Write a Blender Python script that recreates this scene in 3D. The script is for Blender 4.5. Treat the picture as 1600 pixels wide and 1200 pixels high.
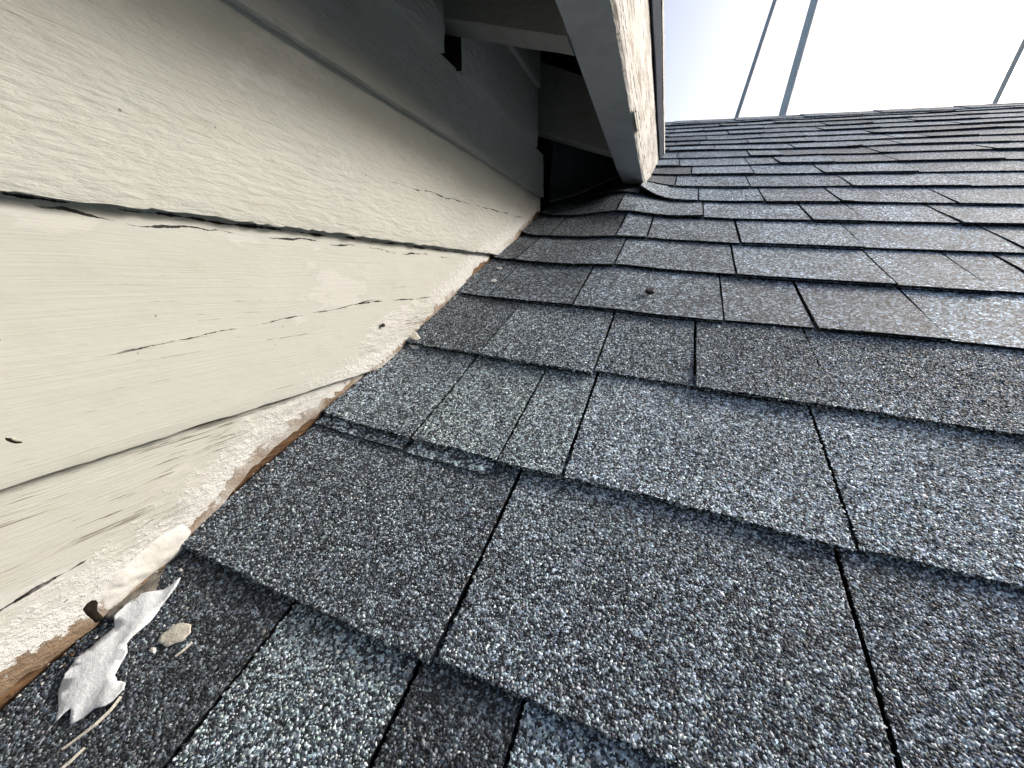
import bpy, bmesh, math, random
import numpy as np
from mathutils import Matrix, Vector

random.seed(7)
RNG = np.random.default_rng(11)
scene = bpy.context.scene
for o in list(bpy.data.objects):
    bpy.data.objects.remove(o)
COL = scene.collection

# ------------------------------------------------------------------ camera
CAM_POS = Vector((0.294, 0.0, 0.27))
cam_data = bpy.data.cameras.new('camera')
cam_data.sensor_width = 36.0
cam_data.lens = 13.635
cam_data.clip_start = 0.01
cam_data.clip_end = 2000.0
cam = bpy.data.objects.new('camera', cam_data)
COL.objects.link(cam)
right = Vector((0.93209049, 0.35658733, 0.0636616))
down = Vector((0.16070526, -0.24958783, -0.95492394))
fwd = Vector((-0.32462462, 0.90030628, -0.2899439))
m = Matrix(((right.x, -down.x, -fwd.x, CAM_POS.x),
            (right.y, -down.y, -fwd.y, CAM_POS.y),
            (right.z, -down.z, -fwd.z, CAM_POS.z),
            (0, 0, 0, 1)))
cam.matrix_world = m
scene.camera = cam

# ------------------------------------------------------------------ light
SUN_DIR = Vector((0.67, 0.60, 0.48)).normalized()      # towards the sun
world = bpy.data.worlds.new('World')
scene.world = world
world.use_nodes = True
wn = world.node_tree.nodes
wl = world.node_tree.links
wn.clear()
sky = wn.new('ShaderNodeTexSky')
sky.sky_type = 'NISHITA'
sky.sun_disc = False
sky.sun_elevation = math.asin(SUN_DIR.z)
sky.sun_rotation = math.atan2(SUN_DIR.x, SUN_DIR.y)
sky.air_density = 1.0
sky.dust_density = 5.5
sky.ozone_density = 1.0
bg = wn.new('ShaderNodeBackground')
bg.inputs['Strength'].default_value = 0.095
wo = wn.new('ShaderNodeOutputWorld')
wl.new(sky.outputs[0], bg.inputs['Color'])
wl.new(bg.outputs[0], wo.inputs['Surface'])

sun_data = bpy.data.lights.new('sun', 'SUN')
sun_data.energy = 1.5
sun_data.angle = math.radians(12)
sun_data.color = (1.0, 0.95, 0.88)
sun = bpy.data.objects.new('sun', sun_data)
COL.objects.link(sun)
sun.rotation_euler = SUN_DIR.to_track_quat('Z', 'Y').to_euler()
sun.location = (3, 0, 4)

scene.view_settings.view_transform = 'Standard'
scene.view_settings.look = 'None'
scene.view_settings.exposure = 1.17
scene.view_settings.gamma = 1.0
scene.view_settings.use_curve_mapping = False

# ------------------------------------------------------------------ helpers
TH = math.radians(22.5)
CT, ST, TT = math.cos(TH), math.sin(TH), math.tan(TH)


def vnoise(x, y=0.0, seed=0):
    x = np.asarray(x, float); y = np.asarray(y, float) + 0 * x
    xi = np.floor(x); yi = np.floor(y)
    fx = x - xi; fy = y - yi
    fx = fx * fx * (3 - 2 * fx); fy = fy * fy * (3 - 2 * fy)

    def h(a, b):
        v = np.sin(a * 127.1 + b * 311.7 + seed * 74.7) * 43758.5453
        return v - np.floor(v)
    return ((h(xi, yi) * (1 - fx) + h(xi + 1, yi) * fx) * (1 - fy) +
            (h(xi, yi + 1) * (1 - fx) + h(xi + 1, yi + 1) * fx) * fy) * 2 - 1


def fbm(x, y=0.0, seed=0, octs=4):
    v = 0; a = 1.0
    for i in range(octs):
        v = v + a * vnoise(np.asarray(x, float) * 2 ** i, np.asarray(y, float) * 2 ** i, seed + i * 13)
        a *= 0.5
    return v / 1.9


def mesh_obj(name, verts, faces, mat, parent=None, origin=None, smooth=False, mats=None, fmat=None):
    verts = np.asarray(verts, float)
    if origin is None:
        origin = verts.mean(axis=0)
    origin = np.asarray(origin, float)
    me = bpy.data.meshes.new(name)
    me.from_pydata((verts - origin).tolist(), [], faces)
    for mm in (mats or [mat]):
        me.materials.append(mm)
    if fmat is not None:
        me.polygons.foreach_set('material_index', np.asarray(fmat, np.int32))
    if smooth:
        me.polygons.foreach_set('use_smooth', [True] * len(me.polygons))
    me.update()
    o = bpy.data.objects.new(name, me)
    COL.objects.link(o)
    o.location = origin
    if parent is not None:
        o.parent = parent
        o.location = Vector(origin) - parent.matrix_world.translation if parent.parent is None else Vector(origin)
    return o


def attach(o, parent, origin):
    """parent an object that was built in world space (no rotations anywhere)"""
    o.parent = parent
    tot = Vector((0, 0, 0)); p = parent
    while p is not None:
        tot += p.location; p = p.parent
    o.location = Vector(origin) - tot


def build(name, verts, faces, mat, parent=None, **kw):
    verts = np.asarray(verts, float)
    origin = kw.pop('origin', None)
    if origin is None:
        origin = (verts.min(axis=0) + verts.max(axis=0)) / 2
    o = mesh_obj(name, verts, faces, mat, None, origin, **kw)
    if parent is not None:
        attach(o, parent, origin)
    return o


def thing(name, label, cat, loc, group=None):
    o = bpy.data.objects.new(name, None)
    COL.objects.link(o)
    o.location = loc
    o.empty_display_size = 0.05
    tag(o, label, cat, group)
    return o


def tag(o, label, cat, group=None):
    o['label'] = label
    o['kind'] = 'thing'
    o['category'] = cat
    if group:
        o['group'] = group
    return o


def box(x0, x1, y0, y1, z0, z1):
    v = [(x0, y0, z0), (x1, y0, z0), (x1, y1, z0), (x0, y1, z0),
         (x0, y0, z1), (x1, y0, z1), (x1, y1, z1), (x0, y1, z1)]
    f = [(0, 3, 2, 1), (4, 5, 6, 7), (0, 1, 5, 4), (1, 2, 6, 5), (2, 3, 7, 6), (3, 0, 4, 7)]
    return v, f


def grid_faces(nu, nv, off=0, flip=False):
    f = []
    for i in range(nu - 1):
        for j in range(nv - 1):
            a = off + i * nv + j
            q = (a, a + nv, a + nv + 1, a + 1)
            f.append(q[::-1] if flip else q)
    return f


# ------------------------------------------------------------------ materials
class N:
    """small helper for node graphs"""
    def __init__(self, name):
        self.mat = bpy.data.materials.new(name)
        self.mat.use_nodes = True
        self.t = self.mat.node_tree
        self.t.nodes.clear()
        self.out = self.t.nodes.new('ShaderNodeOutputMaterial')
        self.b = self.t.nodes.new('ShaderNodeBsdfPrincipled')
        self.t.links.new(self.b.outputs[0], self.out.inputs['Surface'])
        self.geo = self.t.nodes.new('ShaderNodeNewGeometry')

    def link(self, a, b):
        self.t.links.new(a, b)

    def setv(self, sock, v):
        if isinstance(v, bpy.types.NodeSocket):
            self.t.links.new(v, sock)
        else:
            sock.default_value = v

    def pos(self, scale=(1, 1, 1), rot=(0, 0, 0), loc=(0, 0, 0)):
        mp = self.t.nodes.new('ShaderNodeMapping')
        mp.inputs['Scale'].default_value = scale
        mp.inputs['Rotation'].default_value = rot
        mp.inputs['Location'].default_value = loc
        self.link(self.geo.outputs['Position'], mp.inputs['Vector'])
        return mp.outputs[0]

    def noise(self, vec, scale=1.0, detail=4, rough=0.55, dist=0.0):
        n = self.t.nodes.new('ShaderNodeTexNoise')
        n.inputs['Scale'].default_value = scale
        n.inputs['Detail'].default_value = detail
        n.inputs['Roughness'].default_value = rough
        n.inputs['Distortion'].default_value = dist
        self.link(vec, n.inputs['Vector'])
        return n.outputs['Fac']

    def noise1(self, w, scale, detail, rough):
        n = self.t.nodes.new('ShaderNodeTexNoise')
        n.noise_dimensions = '1D'
        n.inputs['Scale'].default_value = scale
        n.inputs['Detail'].default_value = detail
        n.inputs['Roughness'].default_value = rough
        self.link(w, n.inputs['W'])
        return n.outputs['Fac']

    def voro(self, vec, scale, feature='F1', rand=1.0):
        n = self.t.nodes.new('ShaderNodeTexVoronoi')
        n.feature = feature
        n.inputs['Scale'].default_value = scale
        n.inputs['Randomness'].default_value = rand
        self.link(vec, n.inputs['Vector'])
        return n

    def ramp(self, fac, stops, interp='LINEAR'):
        n = self.t.nodes.new('ShaderNodeValToRGB')
        cr = n.color_ramp
        cr.interpolation = interp
        while len(cr.elements) < len(stops):
            cr.elements.new(0.5)
        for e, (p, c) in zip(cr.elements, stops):
            e.position = p
            e.color = (c[0], c[1], c[2], 1) if not isinstance(c, (int, float)) else (c, c, c, 1)
        self.link(fac, n.inputs['Fac'])
        return n.outputs['Color']

    def math(self, op, a, b=0.0, c=None, clamp=False):
        n = self.t.nodes.new('ShaderNodeMath')
        n.operation = op
        n.use_clamp = clamp
        self.setv(n.inputs[0], a); self.setv(n.inputs[1], b)
        if c is not None:
            self.setv(n.inputs[2], c)
        return n.outputs[0]

    def mix(self, fac, a, b, blend='MIX'):
        n = self.t.nodes.new('ShaderNodeMix')
        n.data_type = 'RGBA'
        n.blend_type = blend
        self.setv(n.inputs['Factor'], fac)
        self.setv(n.inputs['A'], a if isinstance(a, bpy.types.NodeSocket) else (*a, 1))
        self.setv(n.inputs['B'], b if isinstance(b, bpy.types.NodeSocket) else (*b, 1))
        return n.outputs['Result']

    def smooth(self, v, lo, hi):
        n = self.t.nodes.new('ShaderNodeMapRange')
        n.interpolation_type = 'SMOOTHSTEP'
        self.setv(n.inputs['Value'], v)
        n.inputs['From Min'].default_value = lo
        n.inputs['From Max'].default_value = hi
        n.inputs['To Min'].default_value = 0
        n.inputs['To Max'].default_value = 1
        return n.outputs['Result']

    def sep(self):
        n = self.t.nodes.new('ShaderNodeSeparateXYZ')
        self.link(self.geo.outputs['Position'], n.inputs[0])
        return n.outputs

    def objcolor(self):
        n = self.t.nodes.new('ShaderNodeObjectInfo')
        return n.outputs['Color']

    def attr(self, name):
        n = self.t.nodes.new('ShaderNodeAttribute')
        n.attribute_name = name
        return n

    def bump(self, h, strength=0.5, dist=0.001, normal=None):
        n = self.t.nodes.new('ShaderNodeBump')
        n.inputs['Strength'].default_value = strength
        n.inputs['Distance'].default_value = dist
        self.link(h, n.inputs['Height'])
        if normal is not None:
            self.link(normal, n.inputs['Normal'])
        return n.outputs[0]

    def finish(self, color, rough=0.7, normal=None, spec=0.3, metal=0.0):
        self.setv(self.b.inputs['Base Color'], color if isinstance(color, bpy.types.NodeSocket) else (*color, 1))
        self.setv(self.b.inputs['Roughness'], rough)
        self.b.inputs['Specular IOR Level'].default_value = spec
        self.b.inputs['Metallic'].default_value = metal
        if normal is not None:
            self.link(normal, self.b.inputs['Normal'])
        return self.mat


def mat_shingle():
    n = N('asphalt_shingle')
    p = n.pos()
    v = n.voro(p, 560.0)
    g = n.t.nodes.new('ShaderNodeSeparateColor')
    n.link(v.outputs['Color'], g.inputs[0])
    pal = n.ramp(g.outputs[0], [(0.0, (0.018, 0.020, 0.024)), (0.32, (0.05, 0.055, 0.063)),
                                (0.50, (0.13, 0.145, 0.155)), (0.63, (0.28, 0.31, 0.32)),
                                (0.77, (0.46, 0.49, 0.50)), (0.90, (0.66, 0.69, 0.69))], 'CONSTANT')
    tint = n.ramp(g.outputs[1], [(0.0, (1.0, 1.0, 1.0)), (0.55, (0.92, 1.02, 1.02)), (0.8, (0.98, 0.98, 1.05)),
                                 (0.92, (1.02, 1.0, 0.97))], 'CONSTANT')
    c = n.mix(1.0, pal, tint, 'MULTIPLY')
    clump = n.noise(p, 150.0, 3, 0.7)
    c = n.mix(1.0, c, n.ramp(clump, [(0.30, 0.42), (0.5, 0.95), (0.70, 1.85)]), 'MULTIPLY')
    worn = n.noise(p, 14.0, 4, 0.6)
    c = n.mix(1.0, c, n.ramp(worn, [(0.3, 0.66), (0.7, 1.28)]), 'MULTIPLY')
    c = n.mix(1.0, c, (0.95, 1.0, 1.07), 'MULTIPLY')
    c = n.mix(1.0, c, n.objcolor(), 'MULTIPLY')
    h = n.math('SUBTRACT', 1.0, n.math('MULTIPLY', v.outputs['Distance'], 1.3))
    h2 = n.math('ADD', h, n.math('MULTIPLY', g.outputs[2], 0.7))
    h3 = n.math('ADD', h2, n.math('MULTIPLY', clump, 1.8))
    return n.finish(c, 0.72, n.bump(h3, 0.9, 0.0011), 0.5)


def mat_granule():
    n = N('shingle_granule')
    a = n.attr('tint')
    c = n.mix(1.0, a.outputs['Color'], n.objcolor(), 'MULTIPLY')
    return n.finish(c, 0.62, None, 0.4)


def mat_asphalt_edge():
    n = N('asphalt_edge')
    p = n.pos()
    v = n.voro(p, 420.0)
    g = n.t.nodes.new('ShaderNodeSeparateColor')
    n.link(v.outputs['Color'], g.inputs[0])
    c = n.ramp(g.outputs[0], [(0.0, (0.010, 0.011, 0.013)), (0.70, (0.03, 0.033, 0.036)), (0.88, (0.16, 0.17, 0.17))], 'CONSTANT')
    return n.finish(c, 0.8, n.bump(v.outputs['Distance'], 0.8, 0.001), 0.3)


def mat_paint(name, base=(0.455, 0.465, 0.43), wood=(0.19, 0.135, 0.09), axis='y', cracks=(), bare=0.0, white=True):
    """old oil paint over boards; the grain runs along y; obj.color[0] = weathering"""
    n = N(name)
    xyz = n.sep()
    wear = n.t.nodes.new('ShaderNodeSeparateColor')
    n.link(n.objcolor(), wear.inputs[0])
    w = wear.outputs[0]
    warp = n.noise(n.pos((5, 5, 5)), 1.0, 2)
    grain_vec = n.t.nodes.new('ShaderNodeVectorMath'); grain_vec.operation = 'ADD'
    n.link(n.pos((160, 11, 820)), grain_vec.inputs[0])
    comb = n.t.nodes.new('ShaderNodeCombineXYZ')
    n.link(n.math('MULTIPLY', warp, 9.0), comb.inputs[2])
    n.link(comb.outputs[0], grain_vec.inputs[1])
    grain = n.noise(grain_vec.outputs[0], 1.0, 4, 0.6)
    fine = n.noise(n.pos((400, 70, 1900)), 1.0, 3, 0.6)
    big = n.noise(n.pos((9, 6, 12)), 1.0, 4, 0.6)
    mid = n.noise(n.pos((60, 30, 70)), 1.0, 4, 0.65)
    # colour of the paint film
    c = n.mix(n.smooth(big, 0.35, 0.7), base, tuple(b * k for b, k in zip(base, (0.93, 0.95, 0.97))))
    c = n.mix(n.math('MULTIPLY', n.smooth(mid, 0.5, 0.72), 0.22), c, tuple(b * k for b, k in zip(base, (0.80, 0.78, 0.70))))
    if white:
        wp = n.math('MULTIPLY', n.smooth(n.math('ADD', n.math('MULTIPLY_ADD', mid, 0.35, n.math('MULTIPLY', big, 0.75)), n.math('MULTIPLY', w, 0.16)), 0.665, 0.70), 0.55)
        c = n.mix(wp, c, (0.54, 0.545, 0.53))
        yel = n.smooth(n.noise(n.pos((20, 5, 30), loc=(1, 2, 3)), 1.0, 4), 0.52, 0.72)
        c = n.mix(n.math('MULTIPLY', yel, n.math('MULTIPLY_ADD', w, 0.22, 0.06)), c, (0.39, 0.375, 0.28))
    # open grain: thin dark streaks where the film has split
    patch = n.noise(n.pos((14, 7, 22)), 1.0, 3, 0.65)
    thr = n.math('SUBTRACT', 0.72, n.math('MULTIPLY', n.math('MULTIPLY', w, n.smooth(patch, 0.34, 0.60)), 0.215))
    streak = n.math('MULTIPLY', n.math('SUBTRACT', n.math('ADD', n.math('MULTIPLY', grain, 0.72), n.math('MULTIPLY', fine, 0.32)), thr), 22.0, clamp=True)
    c = n.mix(n.math('MULTIPLY', streak, 0.85), c, (0.17, 0.15, 0.115))
    # specks
    sp = n.voro(n.pos((95, 95, 95)), 1.0)
    sg = n.t.nodes.new('ShaderNodeSeparateColor'); n.link(sp.outputs['Color'], sg.inputs[0])
    spk = n.math('MULTIPLY', n.math('LESS_THAN', sp.outputs['Distance'], n.math('MULTIPLY', sg.outputs[1], 0.075)), n.math('GREATER_THAN', sg.outputs[0], 0.72))
    c = n.mix(n.math('MULTIPLY', spk, 0.7), c, (0.10, 0.09, 0.075))
    height = n.math('ADD', n.math('MULTIPLY', grain, 0.6), n.math('MULTIPLY', fine, 0.25))
    height = n.math('ADD', n.math('MULTIPLY', height, n.math('ADD', 0.45, w)), n.math('MULTIPLY', mid, 0.7))
    relief = n.noise(n.pos((90, 55, 210)), 1.0, 5, 0.62, 0.25)
    height = n.math('ADD', height, n.math('MULTIPLY', n.math('MULTIPLY', relief, wear.outputs[1]), 9.0))
    height = n.math('SUBTRACT', height, n.math('MULTIPLY', streak, 0.9))
    height = n.math('SUBTRACT', height, n.math('MULTIPLY', spk, 0.8))
    # long cracks in the film: (y0, y1, z at y0, z at y1, half width, wobble)
    ck_total = None
    for i, (y0, y1, z0, z1, hw, wob) in enumerate(cracks):
        wn1 = n.noise1(n.math('ADD', xyz[1], i * 3.7), 17.0, 6, 0.55)
        wn2 = n.noise1(n.math('ADD', xyz[1], i * 5.3 + 9), 24.0, 5, 0.65)
        zl = n.math('MULTIPLY_ADD', xyz[1], (z1 - z0) / (y1 - y0), z0 - y0 * (z1 - z0) / (y1 - y0))
        zl = n.math('ADD', zl, n.math('MULTIPLY', n.math('SUBTRACT', wn1, 0.5), wob))
        d = n.math('ABSOLUTE', n.math('SUBTRACT', xyz[2], zl))
        wid = n.math('MULTIPLY', n.smooth(wn2, 0.40, 0.72), hw)
        inside = n.math('MULTIPLY', n.smooth(xyz[1], y0 - 0.01, y0 + 0.02), n.math('SUBTRACT', 1.0, n.smooth(xyz[1], y1 - 0.02, y1 + 0.01)))
        ck = n.math('MULTIPLY', n.math('LESS_THAN', d, wid), inside)
        c = n.mix(ck, c, (0.006, 0.005, 0.004))
        height = n.math('SUBTRACT', height, n.math('MULTIPLY', ck, 2.5))
    # film lost near the cut edge over the roof
    cd = n.attr('cutdist').outputs['Fac']
    e1 = n.noise(n.pos((160, 110, 160)), 1.0, 4, 0.7)
    lost = n.smooth(n.math('SUBTRACT', n.math('MULTIPLY', e1, 0.034), cd), 0.0058, 0.0066)
    patchy = n.smooth(n.noise(n.pos((0, 9, 9), loc=(0, 3.3, 1)), 1.0, 3), 0.42, 0.58)
    lost = n.math('MULTIPLY', lost, patchy)
    woodc = n.mix(n.noise(n.pos((300, 60, 300)), 1.0, 4), tuple(x * 0.55 for x in wood), tuple(x * 1.6 for x in wood))
    rim = n.smooth(n.math('SUBTRACT', n.math('MULTIPLY', e1, 0.060), cd), -0.014, 0.012)
    pits = n.noise(n.pos((420, 260, 420)), 1.0, 3, 0.6)
    c = n.mix(n.math('MULTIPLY', rim, 0.85), c, (0.58, 0.59, 0.585))
    c = n.mix(n.math('MULTIPLY', n.math('MULTIPLY', rim, n.smooth(pits, 0.64, 0.70)), 0.75), c, (0.16, 0.14, 0.11))
    height = n.math('ADD', height, n.math('MULTIPLY', n.math('MULTIPLY', rim, n.math('ADD', e1, n.math('MULTIPLY', pits, -0.6))), 3.5))
    c = n.mix(lost, c, woodc)
    height = n.math('SUBTRACT', height, n.math('MULTIPLY', lost, 1.3))
    if bare > 0:
        bn = n.smooth(n.noise(n.pos((70, 9, 70)), 1.0, 6, 0.7), 0.70 - bare * 0.3, 0.74 - bare * 0.3)
        c = n.mix(n.math('MULTIPLY', bn, 0.85), c, woodc)
        height = n.math('SUBTRACT', height, bn)
    return n.finish(c, n.math('MULTIPLY_ADD', mid, 0.2, 0.55), n.bump(height, 0.55, 0.0011), 0.35)


def mat_wood(name, c0=(0.10, 0.055, 0.028), c1=(0.34, 0.20, 0.105)):
    n = N(name)
    g = n.noise(n.pos((260, 12, 300)), 1.0, 5, 0.65)
    big = n.noise(n.pos((12, 9, 12)), 1.0, 3)
    c = n.mix(n.smooth(g, 0.3, 0.72), c0, c1)
    c = n.mix(n.math('MULTIPLY', n.smooth(big, 0.35, 0.65), 0.6), c, tuple(x * 0.35 for x in c0))
    return n.finish(c, 0.8, n.bump(g, 0.6, 0.0015), 0.2)


def mat_plain(name, col, rough=0.7, var=0.25, scale=40, bump=0.3, spec=0.3, metal=0.0, bdist=0.0012):
    n = N(name)
    a = n.noise(n.pos((scale, scale, scale)), 1.0, 5, 0.62)
    b = n.noise(n.pos((scale * 6,) * 3), 1.0, 3, 0.6)
    c = n.mix(n.smooth(a, 0.3, 0.7), tuple(x * (1 - var) for x in col), tuple(min(1, x * (1 + var)) for x in col))
    h = n.math('ADD', a, n.math('MULTIPLY', b, 0.4))
    return n.finish(c, rough, n.bump(h, bump, bdist), spec, metal)


M_SHINGLE = mat_shingle()
M_GRAN = mat_granule()
M_EDGE = mat_asphalt_edge()
CRACKS = [(0.375, 0.885, 0.346, 0.368, 0.0011, 0.010),
          (0.05, 0.80, 0.2868, 0.2835, 0.0017, 0.004),
          (0.10, 0.50, 0.2815, 0.2760, 0.0010, 0.010),
          (0.118, 0.34, 0.208, 0.2255, 0.0009, 0.006),
          (0.30, 0.54, 0.2235, 0.2245, 0.0013, 0.005),
          (0.04, 0.125, 0.085, 0.098, 0.0012, 0.008)]
M_PAINT = mat_paint('siding_paint', cracks=CRACKS)
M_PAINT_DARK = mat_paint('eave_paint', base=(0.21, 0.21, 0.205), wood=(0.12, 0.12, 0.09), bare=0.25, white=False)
M_FASCIA = mat_paint('fascia_paint', base=(0.42, 0.415, 0.40), bare=0.45, white=True,
                     cracks=[(0.40, 1.2, 0.533, 0.512, 0.0024, 0.012), (0.40, 1.4, 0.602, 0.586, 0.0018, 0.016), (0.45, 1.4, 0.640, 0.630, 0.0022, 0.010), (0.42, 0.95, 0.522, 0.505, 0.0028, 0.010)])
M_BARE = mat_wood('bare_wood', (0.08, 0.045, 0.024), (0.27, 0.16, 0.085))
M_SHEATH = mat_wood('old_sheathing', (0.018, 0.013, 0.010), (0.06, 0.045, 0.032))
M_CAULK = mat_plain('caulk', (0.60, 0.60, 0.575), 0.5, 0.06, 60, 0.5, 0.4)
M_PAINT_PATCH = mat_paint('filler_paint', base=(0.47, 0.48, 0.455))
M_HOLE = mat_plain('hole_shade', (0.016, 0.013, 0.010), 0.95, 0.5, 200, 0.6, 0.1)  # near-black stands in for the shade inside a hole
M_CAULK_GREY = mat_plain('dirty_mortar', (0.14, 0.13, 0.115), 0.9, 0.45, 120, 0.8, 0.2)
M_FLAKE = mat_plain('paint_flake', (0.68, 0.71, 0.75), 0.45, 0.07, 60, 0.8, 0.4)
M_CHIP = mat_plain('paint_chip', (0.52, 0.50, 0.44), 0.7, 0.15, 260, 0.6, 0.3)
M_METAL = mat_plain('drip_metal', (0.045, 0.055, 0.075), 0.95, 0.2, 50, 0.2, 0.05)  # dark slate: shade under the overhang is put into the colour
M_LIP = mat_plain('flashing_metal', (0.42, 0.44, 0.46), 0.5, 0.15, 50, 0.2, 0.5)
M_START = mat_plain('starter_granules', (0.55, 0.55, 0.53), 0.85, 0.5, 300, 0.9)
M_FASCIA_SHADE = mat_plain('fascia_shade_paint', (0.33, 0.35, 0.37), 0.6, 0.10, 25, 0.35)  # darker, bluer copy of the fascia paint: underside shade put into the colour
M_NAIL = mat_plain('nail_steel', (0.035, 0.034, 0.036), 0.55, 0.3, 400, 0.4, 0.4, 0.5)
M_POLE_GREY = mat_plain('pole_grey', (0.78, 0.84, 0.87), 0.6, 0.1, 3, 0.2)
M_POLE_DARK = mat_plain('pole_dark', (0.68, 0.69, 0.72), 0.6, 0.1, 3, 0.2)
M_POLE_TAN = mat_plain('pole_tan', (0.88, 0.82, 0.77), 0.6, 0.1, 3, 0.2)
M_GROUND = mat_plain('ground_grass', (0.07, 0.09, 0.045), 0.95, 0.4, 0.6, 0.5)
M_LEAF = mat_plain('added_tree_foliage', (0.045, 0.065, 0.028), 0.9, 0.5, 1.5, 0.6)
M_DECK = mat_wood('deck_board', (0.05, 0.045, 0.04), (0.13, 0.12, 0.11))
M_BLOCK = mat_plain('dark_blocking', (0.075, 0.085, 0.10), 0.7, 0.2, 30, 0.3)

# ------------------------------------------------------------------ ground
gv, gf = box(-600, 600, -600, 600, -3.7, -3.4)
ground = build('ground', gv, gf, M_GROUND)
ground['kind'] = 'structure'

# added tree ring, unseen below the ridge, blocks low sky to darken the eave wall
def sky_block_ring():
    rg = np.random.default_rng(5)
    na, nh = 540, 16
    ang = np.linspace(0, 2 * math.pi, na, endpoint=False)
    top = 6.3 + 0.9 * fbm(ang * 9, 0, 201, 4) + 0.5 * vnoise(ang * 60, 0, 202)
    side = np.clip((np.cos(ang + 0.25) - 0.55) / 0.25, 0, 1)
    top = top + 4.4 * side * side * (3 - 2 * side)          # raised on the open side to cut off more low sky
    verts = []
    for j in range(nh):
        t = j / (nh - 1)
        rad = 27.0 + 3.5 * t ** 2 + 1.6 * fbm(ang * 24, t * 7, 203, 4)
        z = -3.4 + (top + 3.4) * t
        verts.append(np.stack([rad * np.cos(ang), rad * np.sin(ang), z], 1))
    V = np.vstack(verts)
    F = []
    for j in range(nh - 1):
        for i in range(na):
            k2 = (i + 1) % na
            F.append((j * na + i, j * na + k2, (j + 1) * na + k2, (j + 1) * na + i))
    # leaf sprays over the mass
    m = 9000
    pick = V[rg.integers(na, len(V), m)] + rg.normal(0, .35, (m, 3))
    b0 = len(V)
    q = rg.normal(0, 1, (m, 2, 3)) * 0.22
    LV = np.stack([pick - q[:, 0], pick + q[:, 1], pick + q[:, 0], pick - q[:, 1]], 1).reshape(-1, 3)
    F += [(b0 + 4 * i, b0 + 4 * i + 1, b0 + 4 * i + 2, b0 + 4 * i + 3) for i in range(m)]
    o = build('added_tree_ring', np.vstack([V, LV]), F, M_LEAF)
    o['kind'] = 'stuff'
    o['label'] = 'added green tree ring, out of view, blocking the low sky'


sky_block_ring()

# ------------------------------------------------------------------ lower roof
S0, EXP = 0.153, 0.139
RIDGE_S = 2.86
K_MIN, K_MAX = -6, 19
X_MAX = 3.2


def sstep(v, a, b):
    t = np.clip((np.asarray(v, float) - a) / (b - a), 0, 1)
    return t * t * (3 - 2 * t)


def undul(x, s):
    """how far the roof surface departs from the plane"""
    x = np.asarray(x, float); s = np.asarray(s, float)
    hump = 0.021 * np.exp(-((x - 0.165) / 0.075) ** 2) * sstep(s, 0.90, 1.08) * (1 - sstep(s, 1.22, 1.5))
    hump = hump + 0.0045 * np.exp(-((x - 0.215) / 0.06) ** 2) * sstep(s, 0.50, 0.72) * (1 - sstep(s, 0.95, 1.15))
    hump = hump + 0.003 * np.exp(-((x - 0.33) / 0.05) ** 2) * sstep(s, 0.75, 0.95) * (1 - sstep(s, 1.15, 1.4))
    wave = 0.0022 * vnoise(x * 3.1 + 5, s * 4.3, 3) + 0.0012 * vnoise(x * 9, s * 9, 5)
    turn = 0.006 * np.exp(-np.clip(x, 0, 9) / 0.035)
    return hump + wave + turn


def RP(x, s, h):
    """point above the roof: x across, s up the slope from y = 0, h off the deck"""
    x = np.asarray(x, float); s = np.asarray(s, float)
    hh = np.asarray(h, float) + undul(x, s)
    return np.stack(np.broadcast_arrays(x, s * CT - hh * ST, s * ST + hh * CT), axis=-1)


roof = thing('shingle_roof', 'grey asphalt shingle roof slope rising from the foreground to the ridge', 'roof', (1.5, 0.0, 0.0))

# deck under the shingles, both slopes
ry, rz = RIDGE_S * CT, RIDGE_S * ST
yb = -0.95
dk = [(-0.25, yb, yb * TT - 0.012), (X_MAX + .1, yb, yb * TT - 0.012), (X_MAX + .1, ry, rz - 0.012), (-0.25, ry, rz - 0.012),
      (-0.25, 2 * ry - yb, yb * TT - 0.012), (X_MAX + .1, 2 * ry - yb, yb * TT - 0.012)]
dk2 = [(a, b, c - 0.03) for a, b, c in dk]
df = [(0, 1, 2, 3), (3, 2, 5, 4), (9, 8, 7, 6), (10, 11, 8, 9), (0, 6, 7, 1), (5, 11, 10, 4), (1, 7, 8, 2), (2, 8, 11, 5), (3, 9, 6, 0), (4, 10, 9, 3)]
build('roof_deck', dk + dk2, df, M_EDGE, roof)

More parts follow.
